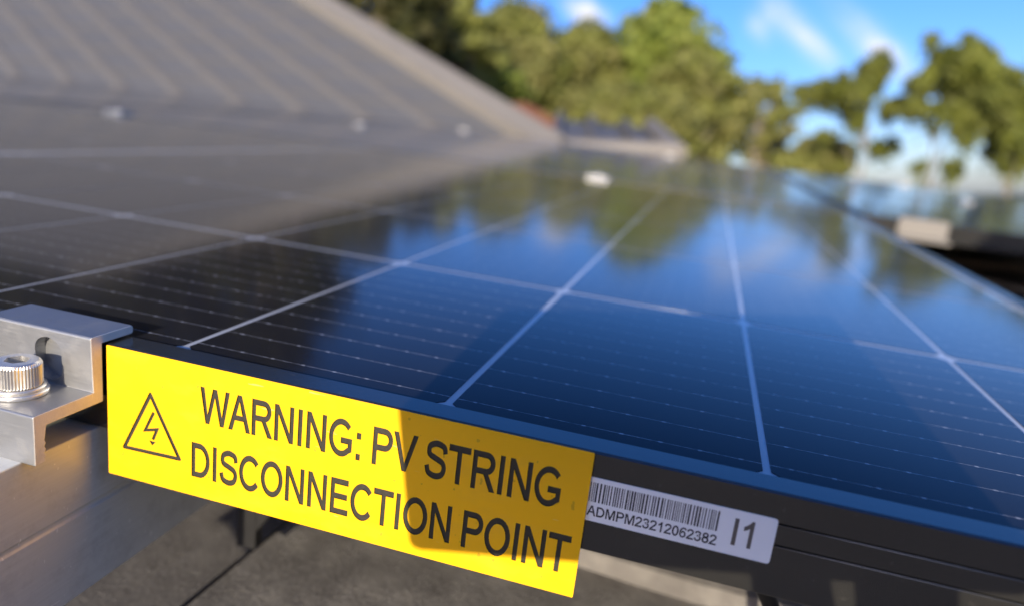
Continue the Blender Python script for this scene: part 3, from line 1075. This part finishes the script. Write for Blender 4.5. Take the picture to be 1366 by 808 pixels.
# ---------------------------------------------------------------- trees
def tree(name, label, base, height, crown_r, mat, cat='tree', group='trees beyond the roofs', clear=0.35, clumps=60, per=150, leaf=0.09,
         lean=(0, 0), flat=0.8, seed=1, spread=1.0, clump_r=0.22, trunk_r=0.035, gum=False, blobs=None):
    """tapered trunk, limbs to every clump, crown of leaf-sized faces gathered in clumps"""
    g = np.random.default_rng(seed)
    t = link(name, None, None, Matrix.Translation(base))
    tag(t, label, cat, group)
    tr = MB()
    top = Vector((lean[0], lean[1], height * (0.82 if gum else 0.9)))
    n = 9
    path = []
    for i in range(n):
        s = i / (n - 1)
        w = 0.03 * height * math.sin(s * 5 + seed) * s
        path.append(Vector((top.x * s + w * 0.6, top.y * s + w * 0.4, top.z * s)))
    tr.tube(path, [height * trunk_r * (1 - 0.82 * i / (n - 1)) for i in range(n)], 9)
    cz0, cz1 = height * clear, height
    cen = []
    while not blobs and len(cen) < clumps:
        u = g.normal(size=3)
        u /= np.linalg.norm(u)
        rr = g.uniform(0.25, 1.0) ** 0.5
        z = (cz0 + cz1) / 2 + u[2] * rr * (cz1 - cz0) / 2
        s = (z - cz0) / (cz1 - cz0)
        prof = (math.sin(math.pi * min(1, max(0.0, 0.12 + 0.80 * s))) ** 0.7) if not gum else (0.55 + 0.45 * math.sin(math.pi * s))
        cen.append((lean[0] * s + u[0] * rr * crown_r * prof, lean[1] * s + u[1] * rr * crown_r * prof, z))
    rel = None
    if blobs:                                   # clumps of an open crown, given one by one: (sideways, up, depth, radius)
        cen = [b[:3] for b in blobs]
        rel = np.array([b[3] for b in blobs])
        clumps = len(cen)
    cen = np.array(cen)
    for c in cen[::2 if not gum else 6]:
        s = min(0.95, max(0.15, (c[2] - 0.22 * height) / top.z)) if not gum else min(0.98, max(0.42, c[2] / top.z - 0.12))
        st = path[int(s * (n - 1))]
        cv = Vector(c)
        mid = st.lerp(cv, 0.5) + Vector((0, 0, 0.04 * height))
        r0 = height * trunk_r * (0.30 if not gum else 0.40)
        tr.tube([st, mid, cv], [r0, r0 * 0.55, r0 * 0.2], 5, False)
    tr.build('trunk', M['bark'], t, True)
    cr = clump_r * crown_r
    if rel is None:
        ci = np.repeat(np.arange(clumps), per)
        size = g.uniform(0.45, 1.45, clumps)[ci]
    else:
        ci = np.repeat(np.arange(clumps), np.maximum(20, (per * (rel / rel.mean()) ** 2).astype(int)))
        cr, size = 1.0, rel[ci]
    N = len(ci)
    d = g.normal(size=(N, 3))
    d /= np.linalg.norm(d, axis=1)[:, None]
    rad = (g.uniform(0.05, 1.25, N) ** 0.55)[:, None] * cr * size[:, None]
    pos = cen[ci] + d * rad * np.array([1.15, 1.15, flat]) * spread
    if gum:
        pos[:, 2] -= g.exponential(0.10 * cr, N)
    nrm = d * 0.9 + g.normal(size=(N, 3)) * 0.45 + np.array([0, 0, 0.25])
    nrm /= np.linalg.norm(nrm, axis=1)[:, None]
    a = np.cross(nrm, g.normal(size=(N, 3)))
    a /= np.linalg.norm(a, axis=1)[:, None]
    b = np.cross(nrm, a)
    sz = leaf * g.uniform(0.6, 1.4, N)[:, None]
    ln, wd = sz * (1.5 if gum else 1.15), sz * (0.5 if gum else 0.75)
    V = np.empty((N, 4, 3))
    V[:, 0] = pos - a * ln
    V[:, 1] = pos - b * wd + nrm * sz * 0.12
    V[:, 2] = pos + a * ln
    V[:, 3] = pos + b * wd + nrm * sz * 0.12
    me = bpy.data.meshes.new('crown')
    me.vertices.add(N * 4)
    me.vertices.foreach_set('co', V.reshape(-1))
    me.loops.add(N * 4)
    me.loops.foreach_set('vertex_index', np.arange(N * 4, dtype=np.int32))
    me.polygons.add(N)
    me.polygons.foreach_set('loop_start', np.arange(0, N * 4, 4, dtype=np.int32))
    me.update()
    me.validate()
    me.materials.append(mat)
    link('crown', me, t)
    return t


def tree_px(px, ytop, ybot, halfw, D, name, label, mat, seed, **kw):
    """a tree whose crown runs from ytop to ybot (photograph rows) at D metres"""
    top, bot = wpos(px, ytop, D), wpos(px, ybot, D)
    h = top.z
    r_ = (wpos(px + halfw, (ytop + ybot) / 2, D) - wpos(px, (ytop + ybot) / 2, D)).length
    return tree(name, label, (top.x, top.y, 0), h, r_, mat, clear=max(0.05, bot.z / h), seed=seed, **kw)


BT = dict(clumps=110, per=95, clump_r=0.25)
# dark, tall ones on the left: mostly above the frame, mirrored in the glass
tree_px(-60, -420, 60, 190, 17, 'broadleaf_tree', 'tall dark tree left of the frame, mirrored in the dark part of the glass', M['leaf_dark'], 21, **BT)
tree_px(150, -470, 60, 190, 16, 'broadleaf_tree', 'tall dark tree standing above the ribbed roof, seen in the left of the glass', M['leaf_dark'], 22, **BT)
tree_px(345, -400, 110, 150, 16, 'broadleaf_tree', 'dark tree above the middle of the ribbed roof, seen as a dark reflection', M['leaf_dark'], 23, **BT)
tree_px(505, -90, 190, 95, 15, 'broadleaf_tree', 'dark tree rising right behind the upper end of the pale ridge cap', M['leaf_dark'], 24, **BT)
tree_px(608, -22, 190, 52, 19, 'broadleaf_tree', 'shaded olive tree between the ridge cap and the brown tree', M['leaf_olive'], 25, leaf=0.11, **BT)
tree_px(690, 2, 190, 75, 24, 'broadleaf_tree', 'brownish olive tree above the orange roof', M['leaf_olive'], 26, leaf=0.12, **BT)
tree_px(640, 70, 190, 55, 20, 'broadleaf_tree', 'bright green low tree just left of the orange roof', M['leaf_bright'], 27, leaf=0.10, **BT)
tree_px(775, 34, 200, 72, 26, 'broadleaf_tree', 'olive tree under the small white cloud', M['leaf_olive'], 28, leaf=0.13, **BT)
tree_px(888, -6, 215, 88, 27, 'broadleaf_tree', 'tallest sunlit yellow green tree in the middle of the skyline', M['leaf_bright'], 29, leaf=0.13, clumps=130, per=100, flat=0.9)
tree_px(925, 70, 225, 78, 25, 'broadleaf_tree', 'olive tree in front of the tall sunlit tree, right side', M['leaf_olive'], 30, leaf=0.12, **BT)
tree_px(1020, 100, 225, 52, 28, 'broadleaf_tree', 'thin see-through tree right of the tall sunlit tree', M['leaf_olive'], 31, leaf=0.10, clumps=44, per=60)
tree_px(1085, 188, 250, 62, 24, 'shrub', 'low rounded green shrub at the right end of the tree line', M['leaf_olive'], 32, cat='shrub', leaf=0.10, clumps=50, per=150)
tree_px(835, 120, 230, 90, 22, 'broadleaf_tree', 'broad low tree behind the small roof end', M['leaf_olive'], 33, leaf=0.11, **BT)
# gums on the right: open crowns, every foliage clump placed as it hangs on its branch


def gum(label, trunk_px, D, blobs, seed, lean_px=0):
    g = random.Random(seed)
    b0 = wpos(trunk_px, 150, D)
    side = (wpos(trunk_px + 50, 150, D) - b0)
    side.z = 0
    side.normalize()
    deep = Vector((-side.y, side.x, 0))
    out, zt = [], 0
    for X, Y, r_ in blobs:                      # picture rows and columns of the clump, turned into metres at the tree
        px, py = 860 + X / 2.449, Y / 2.449
        q = wpos(px, py, D)
        o = side * (q - b0).dot(side) + deep * g.uniform(-1.0, 1.0)
        rm = r_ / 2.449 * D / 976 * 0.76
        out.append((o.x, o.y, q.z, rm))
        zt = max(zt, q.z)
        for _ in range(5):
            k = Vector((g.gauss(0, 1), g.gauss(0, 1), g.gauss(0, .7))) * rm * 0.85
            out.append((o.x + k.x, o.y + k.y, q.z + k.z, rm * g.uniform(.30, .58)))
    tree('gum_tree', label, (b0.x, b0.y, 0), zt, 1.5, M['leaf_gum'], group='gum trees on the right', per=110, leaf=0.075, lean=(side.x * lean_px, side.y * lean_px),
         flat=0.72, seed=seed, trunk_r=0.0085, gum=True, blobs=out)


G_A = [(580, 300, 56), (650, 290, 48), (760, 225, 52), (720, 290, 56), (805, 350, 40), (590, 432, 24), (765, 470, 34), (665, 345, 40), (700, 400, 26)]
G_B = [(990, 172, 52), (1070, 190, 62), (1120, 235, 50), (1050, 285, 70), (900, 275, 44), (880, 350, 36), (965, 365, 36), (1065, 390, 52), (1010, 535, 24), (905, 535, 16), (1100, 320, 50), (945, 225, 36), (1015, 430, 24)]
G_C = [(1205, 335, 62), (1225, 285, 46), (1172, 400, 46), (1215, 440, 52), (1142, 480, 26), (1235, 505, 36), (1165, 525, 20), (1300, 330, 50), (1310, 420, 44)]
G_D = [(1500, 180, 70), (1580, 220, 70), (1640, 300, 60), (1530, 300, 70), (1440, 330, 50), (1600, 400, 60), (1480, 440, 40)]
gum('small gum tree with clear sky under its crown, leftmost of the gums', 1150, 22, G_A, 41)
gum('largest gum tree with forked pale trunk, middle of the gums', 1243, 21, G_B, 42)
gum('gum tree cut off by the right edge of the photo', 1352, 21, G_C, 43)
gum('gum tree standing beyond the right edge of the photo', 1490, 22, G_D, 44)

# ---------------------------------------------------------------- the phone and the person holding it (they cast the shadow on the sign)
ph = link('phone', None, None, CAM)
tag(ph, 'black phone held sideways whose shadow falls across the yellow sign', 'phone')
pb = MB().box((-0.082, -0.058, 0.003), (0.082, 0.020, 0.011)).build('phone_body', M['phone'], ph, bevel=0.003, seg=3)
MB().box((-0.010, -0.010, 0.0015), (0.034, 0.010, 0.0030)).build('camera_bump', M['phone'], ph, bevel=0.0005)


def skin(name, pts, edges, mat, parent, sub=2):
    me = bpy.data.meshes.new(name)
    me.from_pydata([p[0] for p in pts], edges, [])
    o = link(name, me, parent)
    md = o.modifiers.new('skin', 'SKIN')
    md.use_smooth_shade = True
    for sv, p in zip(me.skin_vertices[0].data, pts):
        sv.radius = (p[1], p[1])
    me.skin_vertices[0].data[0].use_root = True
    s = o.modifiers.new('sub', 'SUBSURF')
    s.levels = s.render_levels = sub
    me.materials.append(mat)
    return o


def cam_p(x, y, z):
    return tuple(Vector((0, 0, H)) + CX * x - CD * y - CF * z)


person = thing('person', 'person in white shirt kneeling by the panel, holding the phone out', 'person', (0, 0, 0))
hand0, wrist = cam_p(0.052, -0.108, 0.034), cam_p(0.105, -0.150, 0.060)
bp = [((0.710, -.66, .10), .125), ((0.700, -.62, .28), .130), ((0.670, -.56, .46), .150), ((0.660, -.53, .58), .060), ((0.640, -.49, .68), .090), ((0.630, -.47, .78), .085),
      ((0.510, -.54, .52), .070), ((0.440, -.40, .22), .046), (wrist, .028), (hand0, .026),
      ((0.850, -.56, .52), .070), ((0.930, -.45, .24), .046), ((0.880, -.27, .10), .030), ((0.860, -.20, .06), .030),
      ((0.610, -.62, .06), .095), ((0.490, -.28, -.05), .066), ((0.530, -.62, -.075), .050), ((0.530, -.80, -.09), .038),
      ((0.830, -.62, .06), .095), ((0.910, -.28, -.05), .066), ((0.890, -.62, -.075), .050), ((0.890, -.80, -.09), .038)]
be = [(0, 1), (1, 2), (2, 3), (3, 4), (4, 5), (2, 6), (6, 7), (7, 8), (8, 9), (2, 10), (10, 11), (11, 12), (12, 13), (0, 14), (14, 15), (15, 16), (16, 17), (0, 18), (18, 19), (19, 20), (20, 21)]
base = len(bp)
fing = [(0.026, -0.040, 0.0078), (0.031, -0.036, 0.0082), (0.052, -0.038, 0.0082), (0.057, -0.044, 0.0074)]
for fx_, fy_, r_ in fing:
    i = len(bp)
    bp += [(cam_p(fx_ * 0.9 + 0.006, -0.088, 0.016), r_ + .0005), (cam_p(fx_, -0.064, 0.0), r_), (cam_p(fx_ - 0.001, fy_, -0.0065), r_ * 0.85)]
    be += [(9, i), (i, i + 1), (i + 1, i + 2)]
i = len(bp)
bp += [(cam_p(0.056, -0.080, 0.028), .009), (cam_p(0.054, -0.040, 0.020), .008)]
be += [(9, i), (i, i + 1)]
skin('body', bp, be, M['skin'], person)
sp = [((0.710, -.66, .14), .140), ((0.700, -.62, .28), .145), ((0.670, -.56, .46), .165), ((0.660, -.53, .56), .075), ((0.510, -.54, .52), .085), ((0.370, -.42, .26), .062), ((0.850, -.56, .52), .085), ((0.920, -.46, .28), .062)]
skin('shirt', sp, [(0, 1), (1, 2), (2, 3), (2, 4), (4, 5), (2, 6), (6, 7)], M['shirt'], person)
tpn = [((0.710, -.66, .10), .142), ((0.610, -.62, .06), .110), ((0.490, -.28, -.05), .078), ((0.530, -.62, -.070), .060), ((0.830, -.62, .06), .110), ((0.910, -.28, -.05), .078), ((0.890, -.62, -.070), .060)]
skin('trousers', tpn, [(0, 1), (1, 2), (2, 3), (0, 4), (4, 5), (5, 6)], M['trousers'], person)
hp = [((0.645, -.50, .74), .088), ((0.630, -.495, .81), .092), ((0.620, -.46, .835), .070)]
skin('hair', hp, [(0, 1), (1, 2)], M['hair'], person)
